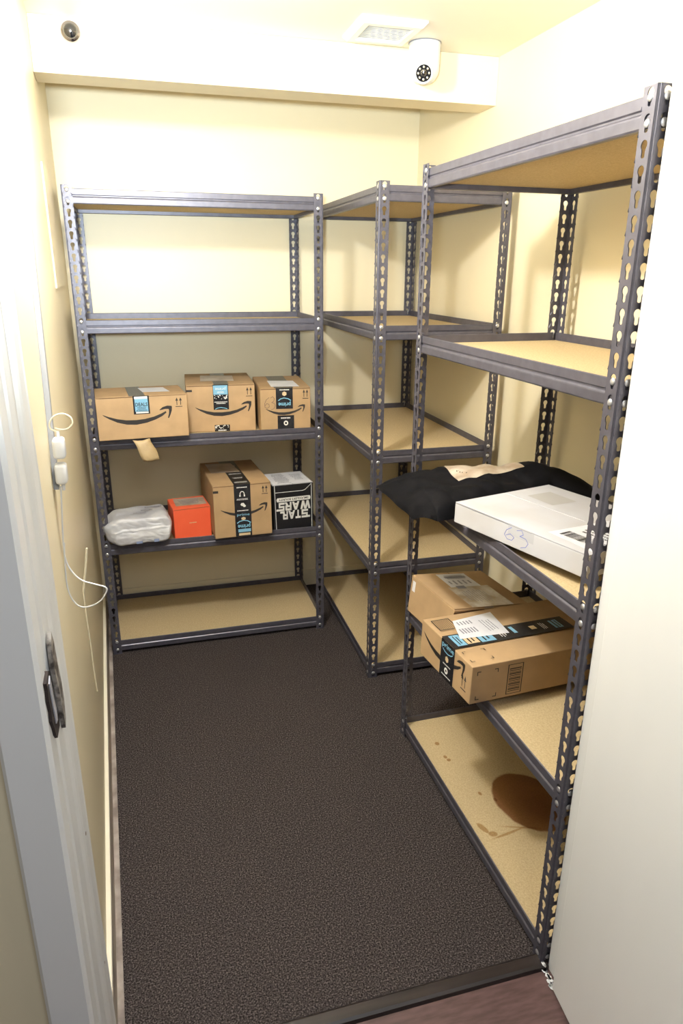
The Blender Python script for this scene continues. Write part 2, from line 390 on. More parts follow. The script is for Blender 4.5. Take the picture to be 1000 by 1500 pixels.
# ------------------------------------------------------------ printed marks on flat faces
class Face:
    """a flat face in a parent's space: origin, unit u, unit v, size, normal; marks are thin meshes on it"""
    def __init__(s, parent, o, u, v, w, h, lift=0.0003):
        s.p = parent; s.o = Vector(o); s.u = Vector(u).normalized(); s.v = Vector(v).normalized(); s.n = s.u.cross(s.v); s.w = w; s.h = h; s.l = lift
    def pt(s, a, b, lift=None): return s.o + s.u*a*s.w + s.v*b*s.h + s.n*(s.l if lift is None else lift)
    def poly(s, name, polys, m, lift=None, parent=None):
        bm = bmesh.new()
        for q in polys:
            vs = [bm.verts.new(s.pt(a, b, lift)) for a, b in q]
            try: f = bm.faces.new(vs)
            except ValueError: continue
            f.normal_update()
            if f.normal.dot(s.n) < 0: f.normal_flip()
        bmesh.ops.triangulate(bm, faces=list(bm.faces))
        return obj(name, bm, m, parent or s.p)
    def text(s, name, txt, a, b, hgt, m, rot=0, bold=0.0, xs=1.0, lift=None, parent=None, fit=None):
        """centre (a,b) in face fractions, hgt = height of capitals in metres, rot degrees, fit = width in metres"""
        cu = bpy.data.curves.new('t', 'FONT'); cu.body = txt; cu.align_x = 'CENTER'; cu.align_y = 'CENTER'; cu.size = 1; cu.offset = bold
        cu.resolution_u = 2
        to = bpy.data.objects.new('t', cu); C.objects.link(to); bpy.context.view_layer.update()
        me = bpy.data.meshes.new_from_object(to.evaluated_get(bpy.context.evaluated_depsgraph_get()))
        bpy.data.objects.remove(to); bpy.data.curves.remove(cu)
        xs_ = [v.co.x for v in me.vertices]; ys_ = [v.co.y for v in me.vertices]
        cx, cy = (min(xs_)+max(xs_))/2, (min(ys_)+max(ys_))/2
        sy = hgt/(max(ys_)-min(ys_)); sx = fit/(max(xs_)-min(xs_)) if fit else sy*xs
        c, sn = math.cos(R(rot)), math.sin(R(rot)); base = s.pt(a, b, lift)
        for v in me.vertices:
            x, y = (v.co.x-cx)*sx, (v.co.y-cy)*sy
            v.co = base + s.u*(x*c - y*sn) + s.v*(x*sn + y*c)
        return obj(name, me, m, parent or s.p)
def rect(a0, b0, a1, b1): return [(a0, b0), (a1, b0), (a1, b1), (a0, b1)]
def stroke(pts, t, asp=1.0):           # ribbon along a polyline in fractions; asp = w/h
    qs = []
    for (x0, y0), (x1, y1) in zip(pts, pts[1:]):
        dx, dy = (x1-x0)*asp, (y1-y0); L = math.hypot(dx, dy) or 1e-6
        nx, ny = -dy/L*t/2, dx/L*t/2; ex, ey = dx/L*t*.3, dy/L*t*.3
        qs.append([((x0*asp-ex+nx)/asp, y0-ey+ny), ((x0*asp-ex-nx)/asp, y0-ey-ny), ((x1*asp+ex-nx)/asp, y1+ey-ny), ((x1*asp+ex+nx)/asp, y1+ey+ny)])
    return qs
# smile mark, unit width, y in the same unit, origin at left tip
SM_TOP = [(0, .004), (.08, -.030), (.20, -.070), (.33, -.095), (.47, -.100), (.60, -.090), (.73, -.062), (.84, -.022), (.905, .010)]
SM_BOT = [(.915, -.012), (.85, -.062), (.75, -.108), (.62, -.148), (.47, -.170), (.33, -.160), (.20, -.122), (.09, -.065), (.02, -.018)]
SM_HEAD = [(.812, .030), (.86, .070), (.93, .090), (.995, .084), (1.0, .070), (.995, .015), (.972, -.045), (.945, -.098), (.930, -.092), (.948, -.035), (.955, .020), (.948, .040), (.90, .042), (.83, .028)]
def smile(F, a, b, width, name='printed_smile', m=None, vert=False, flip=False, parent=None):
    sx, sy = width, width*F.w/F.h
    n = len(SM_TOP); quads = []
    bot = SM_BOT[::-1]
    def mp(q):
        return (a + q[0]*sx, b + q[1]*sy)
    for i in range(n-1): quads.append([mp(SM_TOP[i]), mp(SM_TOP[i+1]), mp(bot[i+1]), mp(bot[i])])
    quads.append([mp(q) for q in SM_HEAD])
    return F.poly(name, quads, m or M_INK, parent=parent)
def up_arrows(F, a, b, wd, ht, name='printed_arrows'):   # centre bottom at (a,b), widths in metres
    w_, h_ = wd/F.w, ht/F.h; q = []
    for s in (-.27, .27):
        c = a + s*w_
        q.append(rect(c-.05*w_, b+.2*h_, c+.05*w_, b+.72*h_))
        q.append([(c-.2*w_, b+.66*h_), (c+.2*w_, b+.66*h_), (c, b+h_)])
    q.append(rect(a-.5*w_, b, a+.5*w_, b+.07*h_))
    return F.poly(name, q, M_INK)
def lines(a0, a1, b0, b1, n, fill=.5, seed=0, vert=False):   # rows of small print as bars
    rnd = random.Random(seed); q = []
    for i in range(n):
        t0 = i/n; t1 = t0 + fill/n
        if vert:
            q.append(rect(a0+(a1-a0)*t0, b0, a0+(a1-a0)*(t0 + fill/n*(.4+rnd.random())), b1))
        else:
            e = .6 + .4*rnd.random(); m_ = (a0+a1)/2; hw = (a1-a0)/2*e
            x = m_-hw
            while x < m_+hw:
                d = (a1-a0)*(.03+.08*rnd.random()); q.append(rect(x, b0+(b1-b0)*t0, min(x+d, m_+hw), b0+(b1-b0)*t1)); x += d + (a1-a0)*.02
    return q

def carton(label, name, P9, m, group=None, seam='y', flapm=None, parent_name='carton', cat='box', bulge=0.0, lift_flap=0):
    x, y, yaw, w_, d_, h_, z0, tx = P9
    t = thing(name, label, cat, (x, y, z0), 0, group)
    t.rotation_mode = 'ZYX' ; t.rotation_mode = 'XYZ'; t.rotation_euler = (tx, 0, yaw)
    ft = .0032
    body = box_bm((0, 0, 0), (w_, d_, h_-ft), .0022, 2)
    obj(parent_name, body, m, t)
    if seam:
        g = .0009
        if seam == 'y': rs = [((.0006, .0004), (w_/2-g, d_-.0004)), ((w_/2+g, .0004), (w_-.0006, d_-.0004))]
        else: rs = [((.0006, .0004), (w_-.0006, d_/2-g)), ((.0006, d_/2+g), (w_-.0006, d_-.0004))]
        for i, (a, b) in enumerate(rs):
            f = obj('flap', box_bm((a[0], a[1], h_-ft+.0006), (b[0], b[1], h_), .001, 2), flapm or m, t)
            if lift_flap:
                for v in f.data.vertices:
                    # flaps bow up a little along the seam
                    u = (v.co.x/w_)
                    if v.co.z > h_-ft: pass
    return t
def faces(t, P9):
    w_, d_, h_ = P9[3:6]
    front = Face(t, (0, 0, 0), (1, 0, 0), (0, 0, 1), w_, h_)
    top = Face(t, (0, 0, h_), (1, 0, 0), (0, 1, 0), w_, d_)
    right = Face(t, (w_, 0, 0), (0, 1, 0), (0, 0, 1), d_, h_)
    left = Face(t, (0, d_, 0), (0, -1, 0), (0, 0, 1), d_, h_)
    return front, top, right, left
def seam_line(F, dash=True):
    return F.poly('flap_edge', [rect(.01, .968, .45, .982), rect(.56, .972, .99, .984)], M_CARDD, lift=.0002)

# box 1: DEALS
LIP = BT(24)
p = (-.185, 2.7217, .065, .3349, .2818, .163, LIP+.0018, -.03)
b1 = carton('wide kraft box with a blue DEALS tape, leftmost on the middle shelf', 'cardboard_box', p, M_CARD2, 'smile printed kraft boxes')
fr, tp, rg, lf = faces(b1, p)
smile(fr, .06, .60, .765); up_arrows(fr, .905, .70, .026, .036)
tape = tp.poly('tape', [[(.36, 0), (.54, 0), (.52, 1), (.36, 1)]], M_TAPE)
tf = fr.poly('tape', [rect(.40, .575, .578, 1.0)], M_TAPE, lift=.0004)
fr.poly('blue_print', [rect(.418, .64, .562, .93)], M_TAPEB, lift=.0008, parent=tf)
fr.poly('white_print', [rect(.416, .93, .56, .985), rect(.425, .595, .562, .63)], M_WHITEP, lift=.0007, parent=tf)
fr.text('lettering', 'DEALS', .490, .80, .014, M_INK, fit=.045, bold=.02, lift=.0011, parent=tf)
fr.poly('small_print', lines(.43, .55, .655, .76, 3, .45, 2), M_INK, lift=.0011, parent=tf)
tp.poly('shipping_label', [[(.53, .35), (.84, .30), (.80, .80), (.50, .84)]], M_LABEL, lift=.0006)
seam_line(fr)
# loose kraft tape hanging under the box
lt = bmesh.new(); rows = []
cols = 5
for i in range(9):
    v = i/8
    z = -.004 - .083*v; xo = .120 + .034*v; wd = .066 - .006*v
    rows.append([lt.verts.new((xo + wd*j/(cols-1) + .003*math.sin(6*v+j), -.002 - .012*math.sin(v*2.2) + .003*math.sin(j*1.7+v*4), z - .004*math.sin(j*1.1))) for j in range(cols)])
for a, b in zip(rows, rows[1:]):
    for j in range(cols-1): lt.faces.new((a[j], b[j], b[j+1], a[j+1]))
M_KT = noisy(mat('kraft_paper_tape', (.45,.33,.18), .45), (.38,.27,.13), (.52,.39,.22), 12, bump=.4, bscale=30, dist=.003)[0]
o = obj('loose_tape', lt, M_KT, b1); smooth(o); o.modifiers.new('s', 'SOLIDIFY').thickness = .0006; o['label'] = 'tan paper tape hanging loose over the shelf edge'

# box 2
p = (.1558, 2.9021, -.046, .2785, .3539-.06, .1938, BD(24)+.0012, 0)
p = (.1558+.0, 2.9021, -.046, .2785, .335, .1938, BD(24)+.0012, 0)
b2 = carton('square kraft box in the centre of the middle shelf, light blue band on tape', 'cardboard_box', p, M_CARD2, 'smile printed kraft boxes')
fr, tp, rg, lf = faces(b2, p)
smile(fr, .115, .53, .83); up_arrows(fr, .915, .735, .026, .038)
fr.poly('ink_mark', [rect(.0, .86, .085, .905)], M_INK)
tp.poly('tape', [rect(.40, 0, .62, 1)], M_TAPE)
tf = fr.poly('tape', [rect(.385, .47, .61, 1.0)], M_TAPE, lift=.0008)
fr.poly('tape', [rect(.385, .0, .61, .14)], M_TAPE, lift=.0008)
fr.poly('blue_print', [rect(.39, .79, .60, .985)], M_TAPEB, lift=.0011, parent=tf)
fr.text('lettering', 'prime', .495, .915, .015, M_WHITEP, rot=180, fit=.042, lift=.0014, parent=tf)
fr.poly('small_print', lines(.42, .57, .825, .865, 2, .5, 1), M_WHITEP, lift=.0014, parent=tf)
rnd = random.Random(5)
q = []
for k in range(46):
    a = .395 + .195*rnd.random(); b = (.70 + .075*rnd.random()) if k % 2 else (.055 + .075*rnd.random()); s = .004 + .007*rnd.random()
    q.append([(a+s*math.cos(t), b+1.3*s*math.sin(t)) for t in (0, 1.05, 2.1, 3.14, 4.2, 5.2)])
fr.poly('white_print', q + lines(.40, .59, .595, .655, 2, .5, 3) + lines(.41, .58, .01, .045, 1, .7, 3), M_WHITEP, lift=.0012, parent=tf)
fr.poly('swoosh_print', stroke([(.41, .485), (.44, .505), (.49, .515), (.55, .50), (.58, .485)], .012, fr.w/fr.h), M_CYAN, lift=.0013, parent=tf)
tp.poly('shipping_label', [[(.22, .30), (.72, .27), (.74, .75), (.24, .82)]], M_LABEL2, lift=.0006)
seam_line(fr)

# box 3
p = (.4415, 2.80, -.0636, .2057, .3402, .187, BD(24)+.0012, 0)
b3 = carton('small kraft box with 63 written on it, rightmost on the middle shelf', 'cardboard_box', p, M_CARD, 'smile printed kraft boxes')
fr, tp, rg, lf = faces(b3, p)
smile(fr, .10, .555, .79); up_arrows(fr, .90, .755, .024, .038)
tp.poly('tape', [rect(.28, 0, .66, 1)], M_TAPE)
tf = fr.poly('tape', [rect(.31, .545, .645, 1.0), rect(.335, .06, .665, .40)], M_TAPE, lift=.0008)
fr.text('lettering', 'prime', .478, .655, .021, M_CYAN, rot=180, fit=.050, bold=.015, lift=.0012, parent=tf)
fr.poly('swoosh_print', stroke([(.36, .73), (.40, .765), (.47, .785), (.55, .765), (.60, .73)], .018, fr.w/fr.h), M_CYAN, lift=.0012, parent=tf)
hexa = [(.478+.048*math.cos(R(a)), .875+.05*math.sin(R(a))) for a in range(30, 390, 60)]
fr.poly('box_symbol', [hexa], M_TAPET, lift=.0012, parent=tf)
ring = [[(.50+.045*math.cos(R(a)), .23+.055*math.sin(R(a))), (.50+.045*math.cos(R(a+30)), .23+.055*math.sin(R(a+30))), (.50+.022*math.cos(R(a+30)), .23+.027*math.sin(R(a+30))), (.50+.022*math.cos(R(a)), .23+.027*math.sin(R(a)))] for a in range(0, 360, 30)]
fr.poly('white_print', ring + lines(.36, .63, .33, .375, 1, .6, 3) + lines(.37, .62, .08, .12, 1, .6, 4) + lines(.34, .62, .95, .985, 1, .6, 4), M_WHITEP, lift=.0012, parent=tf)
fr.poly('handwriting', stroke([(.175, .80), (.12, .755), (.085, .67), (.09, .59), (.135, .565), (.175, .60), (.17, .655), (.125, .67), (.095, .63)], .010, fr.w/fr.h)
        + stroke([(.205, .79), (.245, .82), (.28, .775), (.265, .72), (.225, .69), (.275, .675), (.295, .62), (.265, .555), (.21, .535)], .010, fr.w/fr.h), mat('pencil_ink', (.13,.085,.06), .6), lift=.0006)
tp.poly('shipping_label', [[(.24, .10), (.80, .08), (.78, .55), (.24, .60)]], M_LABEL, lift=.0006)
seam_line(fr)

# tall box on the shelf below
p = (.2267, 2.7301, .0406, .2393, .4254, .2257, BT(36)+.002, -.03)
b4 = carton('tall kraft box with full-height black tape, between the orange and black boxes', 'cardboard_box', p, M_CARD, 'smile printed kraft boxes')
fr, tp, rg, lf = faces(b4, p)
smile(fr, .11, .54, .82); up_arrows(fr, .89, .78, .026, .036)
fr.poly('ink_mark', [rect(.0, .86, .09, .905)], M_INK)
tp.poly('tape', [rect(.355, 0, .65, 1)], M_TAPE)
tf = fr.poly('tape', [rect(.355, 0, .64, 1.0)], M_TAPE, lift=.0008)
A_ = fr.w/fr.h
q = stroke([(.46, .795), (.46, .83), (.48, .86), (.51, .86), (.53, .83), (.53, .795)], .014, A_) + [rect(.445, .765, .468, .80), rect(.522, .765, .545, .80)]
q += lines(.37, .62, .70, .735, 2, .5, 9) + lines(.37, .62, .49, .515, 1, .7, 9) + lines(.38, .61, .93, .955, 1, .7, 12)
q += [[(.495+.038*math.cos(R(a)), .615+.032*math.sin(R(a))) for a in range(0, 360, 60)], [(.525+.028*math.cos(R(a)), .585+.024*math.sin(R(a))) for a in range(0, 360, 60)]]
fr.poly('white_print', q, M_WHITEP, lift=.0012, parent=tf)
fr.poly('box_symbol', [[(.50+.042*math.cos(R(a)), .345+.032*math.sin(R(a))) for a in range(30, 390, 60)]], M_TAPET, lift=.0012, parent=tf)
fr.text('lettering', 'prime', .50, .415, .013, M_CYAN, fit=.052, lift=.0012, parent=tf)
fr.text('lettering', 'prime', .505, .205, .022, M_CYAN, rot=180, fit=.052, bold=.015, lift=.0012, parent=tf)
fr.poly('swoosh_print', stroke([(.39, .265), (.43, .295), (.50, .31), (.57, .295), (.62, .26)], .016, A_), M_CYAN, lift=.0012, parent=tf)
fr.poly('blue_print', [rect(.40, .085, .62, .145)], M_TAPEB, lift=.0012, parent=tf)
fr.poly('tan_print', [rect(.41, .02, .61, .065)], M_TAPET, lift=.0012, parent=tf)
tp.poly('white_print', [q_ for j in range(5) for q_ in lines(.39, .61, .05+.17*j, .10+.17*j, 2, .5, j+20)], M_WHITEP, lift=.0010)
tp.poly('shipping_label', [[(.10, .50), (.62, .48), (.56, .88), (.08, .92)]], M_LABEL2, lift=.0012)
seam_line(fr)

# black gift carton, printed upside down
p = (.4846, 2.7921, .0841, .1797, .1843, .2168, BD(36)+.0012, 0)
b5 = carton('black STAR WARS carton with white lettering upside down on the fourth shelf', 'printed_carton', p, M_BLACKC, seam='y', flapm=M_WBOX)
b5.location.x -= .004
fr, tp, rg, lf = faces(b5, p); A_ = fr.w/fr.h
fr.poly('white_outline', stroke([(.045, .99), (.075, .02)], .012, A_) + stroke([(.05, .845), (.74, .845), (.80, .86), (.955, .975), (.965, .03)], .011, A_), M_WHITEP)
pill = [(.12 + .032*math.cos(R(a)), .690 + .042*math.sin(R(a))) for a in range(90, 271, 20)] + [(.90 + .032*math.cos(R(a)), .690 + .042*math.sin(R(a))) for a in range(-90, 91, 20)]
pl = fr.poly('title_pill', [pill], M_WHITEP)
fr.text('lettering', "SMUGGLER'S BOUNTY", .51, .690, .0100, M_BLACKC, rot=180, fit=.132, bold=.02, lift=.0006, parent=pl)
def blk(letters, a0, a1, b0, b1):        # block letters, read upside down: x runs right-to-left
    T = .24
    G = {
     'S': [rect(-.35, .76, .95, 1), rect(0, .5, .26, .82), rect(0, .40, .95, .62), rect(.69, .18, .95, .5), rect(-.05, 0, .95, .24)],
     'S2': [rect(0, .76, .95, 1), rect(0, .5, .26, .82), rect(0, .40, .95, .62), rect(.69, .18, .95, .5), rect(0, 0, 1.45, .24)][:4] + [rect(-.05, 0, .95, .24), rect(.9, .76, 1.35, 1)],
     'T': [rect(0, .76, 1, 1), rect(.36, 0, .64, .8)],
     'A': [[(0, 0), (.28, 0), (.62, 1), (.36, 1)], [(.72, 0), (1, 0), (.66, 1), (.40, 1)], rect(.2, .2, .8, .4)],
     'R': [rect(0, 0, .26, 1), rect(0, .76, .9, 1), rect(.66, .5, .94, .92), rect(0, .38, .94, .6), [(.45, .42), (.78, .42), (1.0, .22), (.62, .22)], rect(.62, 0, 1.45, .24)],
     'R2': [rect(0, 0, .26, 1), rect(0, .76, .9, 1), rect(.66, .5, .94, .92), rect(0, .38, .94, .6), [(.45, .42), (.78, .42), (1.05, 0), (.70, 0)]],
     'W': [[(0, 1), (.2, 1), (.38, 0), (.18, 0)], [(.40, 1), (.18, 0), (.38, 0), (.56, 1)], [(.44, 1), (.60, 1), (.82, 0), (.62, 0)], [(.80, 1), (1, 1), (.82, 0), (.62, 0)]]}
    tot = sum(w for _, w in letters); x = 0; out = []
    for g, w_ in letters:
        for q in G[g]:
            pts = []
            for (u, v) in q:
                X = (x + u*w_*.92)/tot
                pts.append((a1 - (a1-a0)*X, b1 - (b1-b0)*v))   # turned by 180 degrees
            out.append(pts)
        x += w_
    return out
fr.poly('title_lettering', blk([('S', 1.0), ('T', .8), ('A', 1.0), ('R', .8)], .22, .86, .275, .450) +
        blk([('W', 1.4), ('A', 1.0), ('R2', .9), ('S2', .8)], .12, .93, .458, .632), M_WHITEP, lift=.0004)
lb = tp.poly('shipping_label', [[(.03, .03), (.97, .03), (.97, .97), (.03, .97)]], M_LABEL, lift=.0006)
tp.poly('label_print', lines(.15, .5, .1, .9, 14, .5, 2) + lines(.6, .9, .3, .8, 5, .4, 7), M_GREYP, lift=.0012, parent=lb)

# orange box
p = (.0670, 2.8172, .1172, .155, .1519, .1368, BD(36)+.0012, 0)
b6 = carton('small bright orange carton beside the grey mailer', 'orange_box', p, M_ORANGE, seam='x')
fr, tp, rg, lf = faces(b6, p)
fr.poly('printed_name', lines(.37, .65, .50, .535, 1, .9, 4), M_TAPET)
lb = tp.poly('shipping_label', [[(.12, .25), (.95, .20), (.97, .85), (.14, .92)]], M_LABEL2, lift=.0006)
tp.poly('label_print', lines(.2, .85, .35, .8, 6, .5, 8), M_GREYP, lift=.0012, parent=lb)
fr.poly('flap_edge', [rect(.02, .962, .98, .975)], M_CARDD)

# ------------------------------------------------------------ soft packages
def pillow(name, m, cols, nz, h, zbase, zbot=None, nu=64, nv=34, amp=.008, freq=9, exp=.35, seed=0, sag=None, parent=None):
    """soft bag over a plan patch: cols(u,v)->(x,y); top rises by h(u,v)"""
    bm = bmesh.new(); top = []; bot = []
    for i in range(nu+1):
        rt_, rb_ = [], []
        for j in range(nv+1):
            u, v = i/nu, j/nv; x, y = cols(u, v)
            e = max(0, (1-abs(2*u-1)**3.2))*max(0, (1-abs(2*v-1)**3.0)); e = e**exp
            n1 = noise.noise(Vector((x*freq, y*freq, seed))); n2 = noise.noise(Vector((x*freq*2.7+5, y*freq*2.7, seed)))
            fold = abs(noise.noise(Vector((x*freq*1.3 + y*3, y*freq*.6, seed+7))))
            zz = zbase + (sag(u, v) if sag else 0)
            zt = zz + e*(h(u, v) + amp*n1 + amp*.4*n2 - amp*1.2*max(0, .18-fold)/.18*.6)
            zb = zz - e*.002
            k = .004*noise.noise(Vector((x*25, y*25, seed+3)))
            rt_.append(bm.verts.new((x+k, y+k, zt)))
            if i in (0, nu) or j in (0, nv): rb_.append(rt_[-1])
            else: rb_.append(bm.verts.new((x, y, zb)))
        top.append(rt_); bot.append(rb_)
    for i in range(nu):
        for j in range(nv):
            bm.faces.new((top[i][j], top[i+1][j], top[i+1][j+1], top[i][j+1]))
            q = (bot[i][j], bot[i][j+1], bot[i+1][j+1], bot[i+1][j])
            if len(set(q)) >= 3 and not all(a in (top[i][j], top[i+1][j], top[i+1][j+1], top[i][j+1]) for a in q):
                try: bm.faces.new(q)
                except ValueError: pass
    bmesh.ops.recalc_face_normals(bm, faces=bm.faces)
    o = obj(name, bm, m, parent); smooth(o, 80); return o
def lerp_curve(c, t):
    n = len(c)-1; i = min(int(t*n), n-1); f = t*n - i; f = f*f*(3-2*f)*.5 + f*.5
    return [c[i][k]*(1-f) + c[i+1][k]*f for k in range(len(c[0]))]
# black bag
front = [(.668, 1.66), (.700, 1.575), (.86, 1.614), (1.02, 1.660), (1.10, 1.678), (1.225, 1.585)]
back = [(.655, 1.945), (.735, 1.935), (.86, 1.905), (.98, 1.88), (1.10, 1.85), (1.228, 1.77)]
def bagxy(u, v):
    a = lerp_curve(front, u); b = lerp_curve(back, u); return a[0]*(1-v)+b[0]*v, a[1]*(1-v)+b[1]*v
def bagh(u, v):
    return .046 + .020*math.sin(math.pi*min(1, u*1.15)) + .040*math.exp(-((u-.84)/.17)**2) - .030*math.exp(-((u-.04)/.15)**2) + .005*math.sin(9*v+4*u)
bag = thing('black_bag', 'crumpled black soft mailer bag sticking out beside the white carton', 'bag', (0, 0, 0))
bag.location = (.95, 1.75, LIP)
inv = Vector((-.95, -1.75, -LIP))
o = pillow('bag_body', M_CLOTH, bagxy, None, bagh, LIP+.004, amp=.012, freq=8, exp=.42, seed=2, sag=lambda u, v: -.020*max(0, 1-u/.10)*(1-.3*v) - .004*(1-v), nu=84, nv=44, parent=bag)
for v in o.data.vertices: v.co += inv
# crumpled label on the bag, follows the surface
def on_bag(u, v):
    x, y = bagxy(u, v)
    e = (max(0, (1-abs(2*u-1)**3.2))*max(0, (1-abs(2*v-1)**3.0)))**.42
    n1 = noise.noise(Vector((x*8, y*8, 2))); n2 = noise.noise(Vector((x*21.6+5, y*21.6, 2)))
    fold = abs(noise.noise(Vector((x*10.4 + y*3, y*4.8, 9))))
    return Vector((x, y, LIP+.004 - .004*(1-v) + e*(bagh(u, v) + 0.012*n1 + .0048*n2 - .0144*max(0, .18-fold)/.18*.6) + .0016))
lbm = bmesh.new(); g = []
for i in range(22):
    g.append([lbm.verts.new(on_bag(.35 + .34*i/21, .42 + .38*j/11) + inv) for j in range(12)])
for i in range(21):
    for j in range(11): lbm.faces.new((g[i][j], g[i+1][j], g[i+1][j+1], g[i][j+1]))
o = obj('shipping_label', lbm, M_LABEL2, bag); smooth(o, 80); o['label'] = 'creased brown and white address label'

# grey mailer: a loosely wrapped box
mw, md, mh = .2500, .1884, .1120
mail = thing('poly_mailer', 'crumpled light grey plastic mailer at the left end of the fourth shelf', 'parcel', (-.1930, 2.7340, BT(36)+.002), .0811)
mail.rotation_euler = (-.03, 0, .0811)
mb = bmesh.new(); bmesh.ops.create_cube(mb, size=1)
bmesh.ops.subdivide_edges(mb, edges=list(mb.edges), cuts=34, use_grid_fill=True)
for v in mb.verts:
    c = v.co.copy()*2                         # -1..1
    q = Vector([abs(t)**9 for t in c]); L = (q.x+q.y+q.z)**(1/9)
    c = c / max(1, L)**1.0 if L > 1 else c
    # rounded edges, pinched towards the left end
    tl = max(0, (-c.x-.55)/.45); pinch = 1 - .55*tl**2.2
    tr = max(0, (c.x-.75)/.25); pinch *= 1 - .25*tr**2
    zc = -.18
    c.z = zc + (c.z-zc)*pinch; c.y *= (1 - .25*tl**2)
    x = (c.x*.5+.5)*mw; y = (c.y*.5+.5)*md; z = (c.z*.5+.5)*mh
    x -= .010*tl**3
    if c.y < -.9 and c.z < .2: y -= .008*(1-abs(c.z+.35))
    n = Vector((noise.noise(Vector((x*17, y*17, z*22))), noise.noise(Vector((x*17+9, y*17, z*22))), noise.noise(Vector((x*17, y*17+9, z*22)))))
    r_ = abs(noise.noise(Vector((x*26+z*30, y*20, z*30-x*18+4)))); r_ = max(0, .16-r_)/.16
    amt = .0045 + .006*tl + .004*tr
    v.co = Vector((x, y, max(0.0, z))) + n*amt - Vector((0, -1, .6))*r_*.0035*(1 if c.z > -.9 else 0)
    if c.z < -.85: v.co.z = max(v.co.z, .0005)
o = obj('mailer_body', mb, M_POLY, mail); smooth(o, 70)
def mface(a, b, c3): return None
pb = Face(mail, (0, 0, mh), (1, 0, 0), (0, 1, 0), mw, md)
pb.poly('printed_marks', lines(.52, .78, .46, .54, 1, .9, 3) + lines(.62, .92, .66, .74, 1, .9, 6) + lines(.40, .66, .30, .36, 1, .9, 9), M_GREYP, lift=.0045)
pf = Face(mail, (0, 0, 0), (1, 0, 0), (0, 0, 1), mw, mh)
pf.poly('fold_line', [[(.12, .52), (.90, .56), (.90, .565), (.12, .53)]], M_GREYP, lift=.0075)
pf.poly('printed_block', [rect(.42, .08, .52, .17), rect(.70, .08, .78, .19)], mat('blue_grey_print', (.22,.27,.42), .5), lift=.0120)

# ------------------------------------------------------------ boxes on the near unit
p = (.7402, 1.5594, -1.2787, .42, .3451, .0547, LIP+.002, -.022)
b7 = carton('flat white carton with 63 written in blue, in front of the black bag', 'white_box', p, M_WBOX, seam='x')
fr, tp, rg, lf = faces(b7, p); A_ = fr.w/fr.h
fr.poly('handwriting', stroke([(.475, .86), (.44, .68), (.425, .45), (.45, .28), (.485, .30), (.50, .46), (.47, .56), (.44, .44)], .030, A_)
   + stroke([(.515, .82), (.55, .90), (.565, .74), (.54, .62), (.585, .60), (.605, .44), (.59, .24), (.555, .14)], .030, A_), M_BLUEINK)
fr.poly('flap_edge', [rect(.01, .93, .62, .955), rect(.62, .955, .985, .975)], M_GREYP)
clear = mat('clear_tape', (.50,.50,.53), .25)
fr.poly('clear_tape', [rect(.45, .50, .64, 1.0)], clear, lift=.0002)
lb = tp.poly('shipping_label', [[(.66, .10), (.99, .06), (.99, .62), (.70, .66)]], M_LABEL, lift=.0006)
tp.poly('label_print', lines(.71, .97, .14, .24, 34, .5, 2, vert=True) + lines(.71, .97, .30, .56, 6, .4, 8), M_INK, lift=.0010, parent=lb)
tp.poly('faded_label', [[(.12, .60), (.34, .58), (.36, .82), (.13, .84)]], M_LABEL2 if False else mat('faint_grey_label', (.42,.41,.40), .5), lift=.0006)

p = (.768, 1.9278, -1.4568, .2627, .2622, .1261, BT(36)+.001, -.105)
b8 = carton('plain kraft box with a taped white address label, behind the black taped box', 'cardboard_box', p, M_CARD2, 'parcels on the near unit', seam='x')
fr, tp, rg, lf = faces(b8, p)
lb = tp.poly('shipping_label', [[(.05, .30), (.06, .70), (.95, .72), (.96, .28)]], M_LABEL, lift=.0006)
tp.poly('label_print', lines(.12, .20, .36, .66, 1, 1, 1) + [rect(.10+.011*k, .38, .10+.011*k+.005, .64) for k in range(11)] + [rect(.42, .36, .50, .48)] + lines(.26, .38, .34, .68, 5, .4, 3) + lines(.55, .88, .34, .66, 9, .3, 4), M_GREYP, lift=.0010, parent=lb)
tp.poly('clear_tape', [[(.45, .24), (.45, .80), (1.0, .80), (1.0, .24)]], noisy(mat('creased_clear_tape', (.6,.52,.42), .15), (.50,.40,.28), (.72,.68,.64), 22, bump=.4, bscale=40, dist=.002)[0], lift=.0009).data
fr.poly('sticker', [rect(.045, .60, .115, .88)], M_LABEL)
rg.poly('flap_gap', [[(.0, .90), (.45, .965), (1.0, .90), (1.0, .86), (.45, .90), (.0, .865)]], M_CARDD)
rg.poly('tape', [rect(.40, .80, .52, 1.0)], M_LABEL2, lift=.0008)
ff = obj('open_flap', prism([(.256, .0), (.2655, .002), (.266, .259), (.256, .2622)], .1185, .1205), M_CARD2, b8)
ff.location = (0, 0, .001)

p = (.7059, 1.6575, -1.4771, .2742, .45, .1122, BT(36)+.0035, -.022)
b9 = carton('large kraft box with black prime tape, jutting out over the shelf edge', 'cardboard_box', p, M_CARD2, 'parcels on the near unit', seam=None)
fr, tp, rg, lf = faces(b9, p); A_ = fr.w/fr.h
smile(fr, .05, .70, .83); up_arrows(fr, .875, .20, .026, .046)
tf = fr.poly('tape', [rect(.42, 0, .685, 1.0)], M_TAPE, lift=.0008)
fr.text('lettering', 'prime', .555, .87, .019, M_CYAN, fit=.062, bold=.01, lift=.0012, parent=tf)
fr.poly('swoosh_print', stroke([(.46, .77), (.50, .725), (.56, .71), (.62, .74), (.65, .79)], .022, A_), M_CYAN, lift=.0012, parent=tf)
fr.poly('box_symbol', [[(.55+.034*math.cos(R(a)), .56+.085*math.sin(R(a))) for a in range(30, 390, 60)]], M_TAPET, lift=.0012, parent=tf)
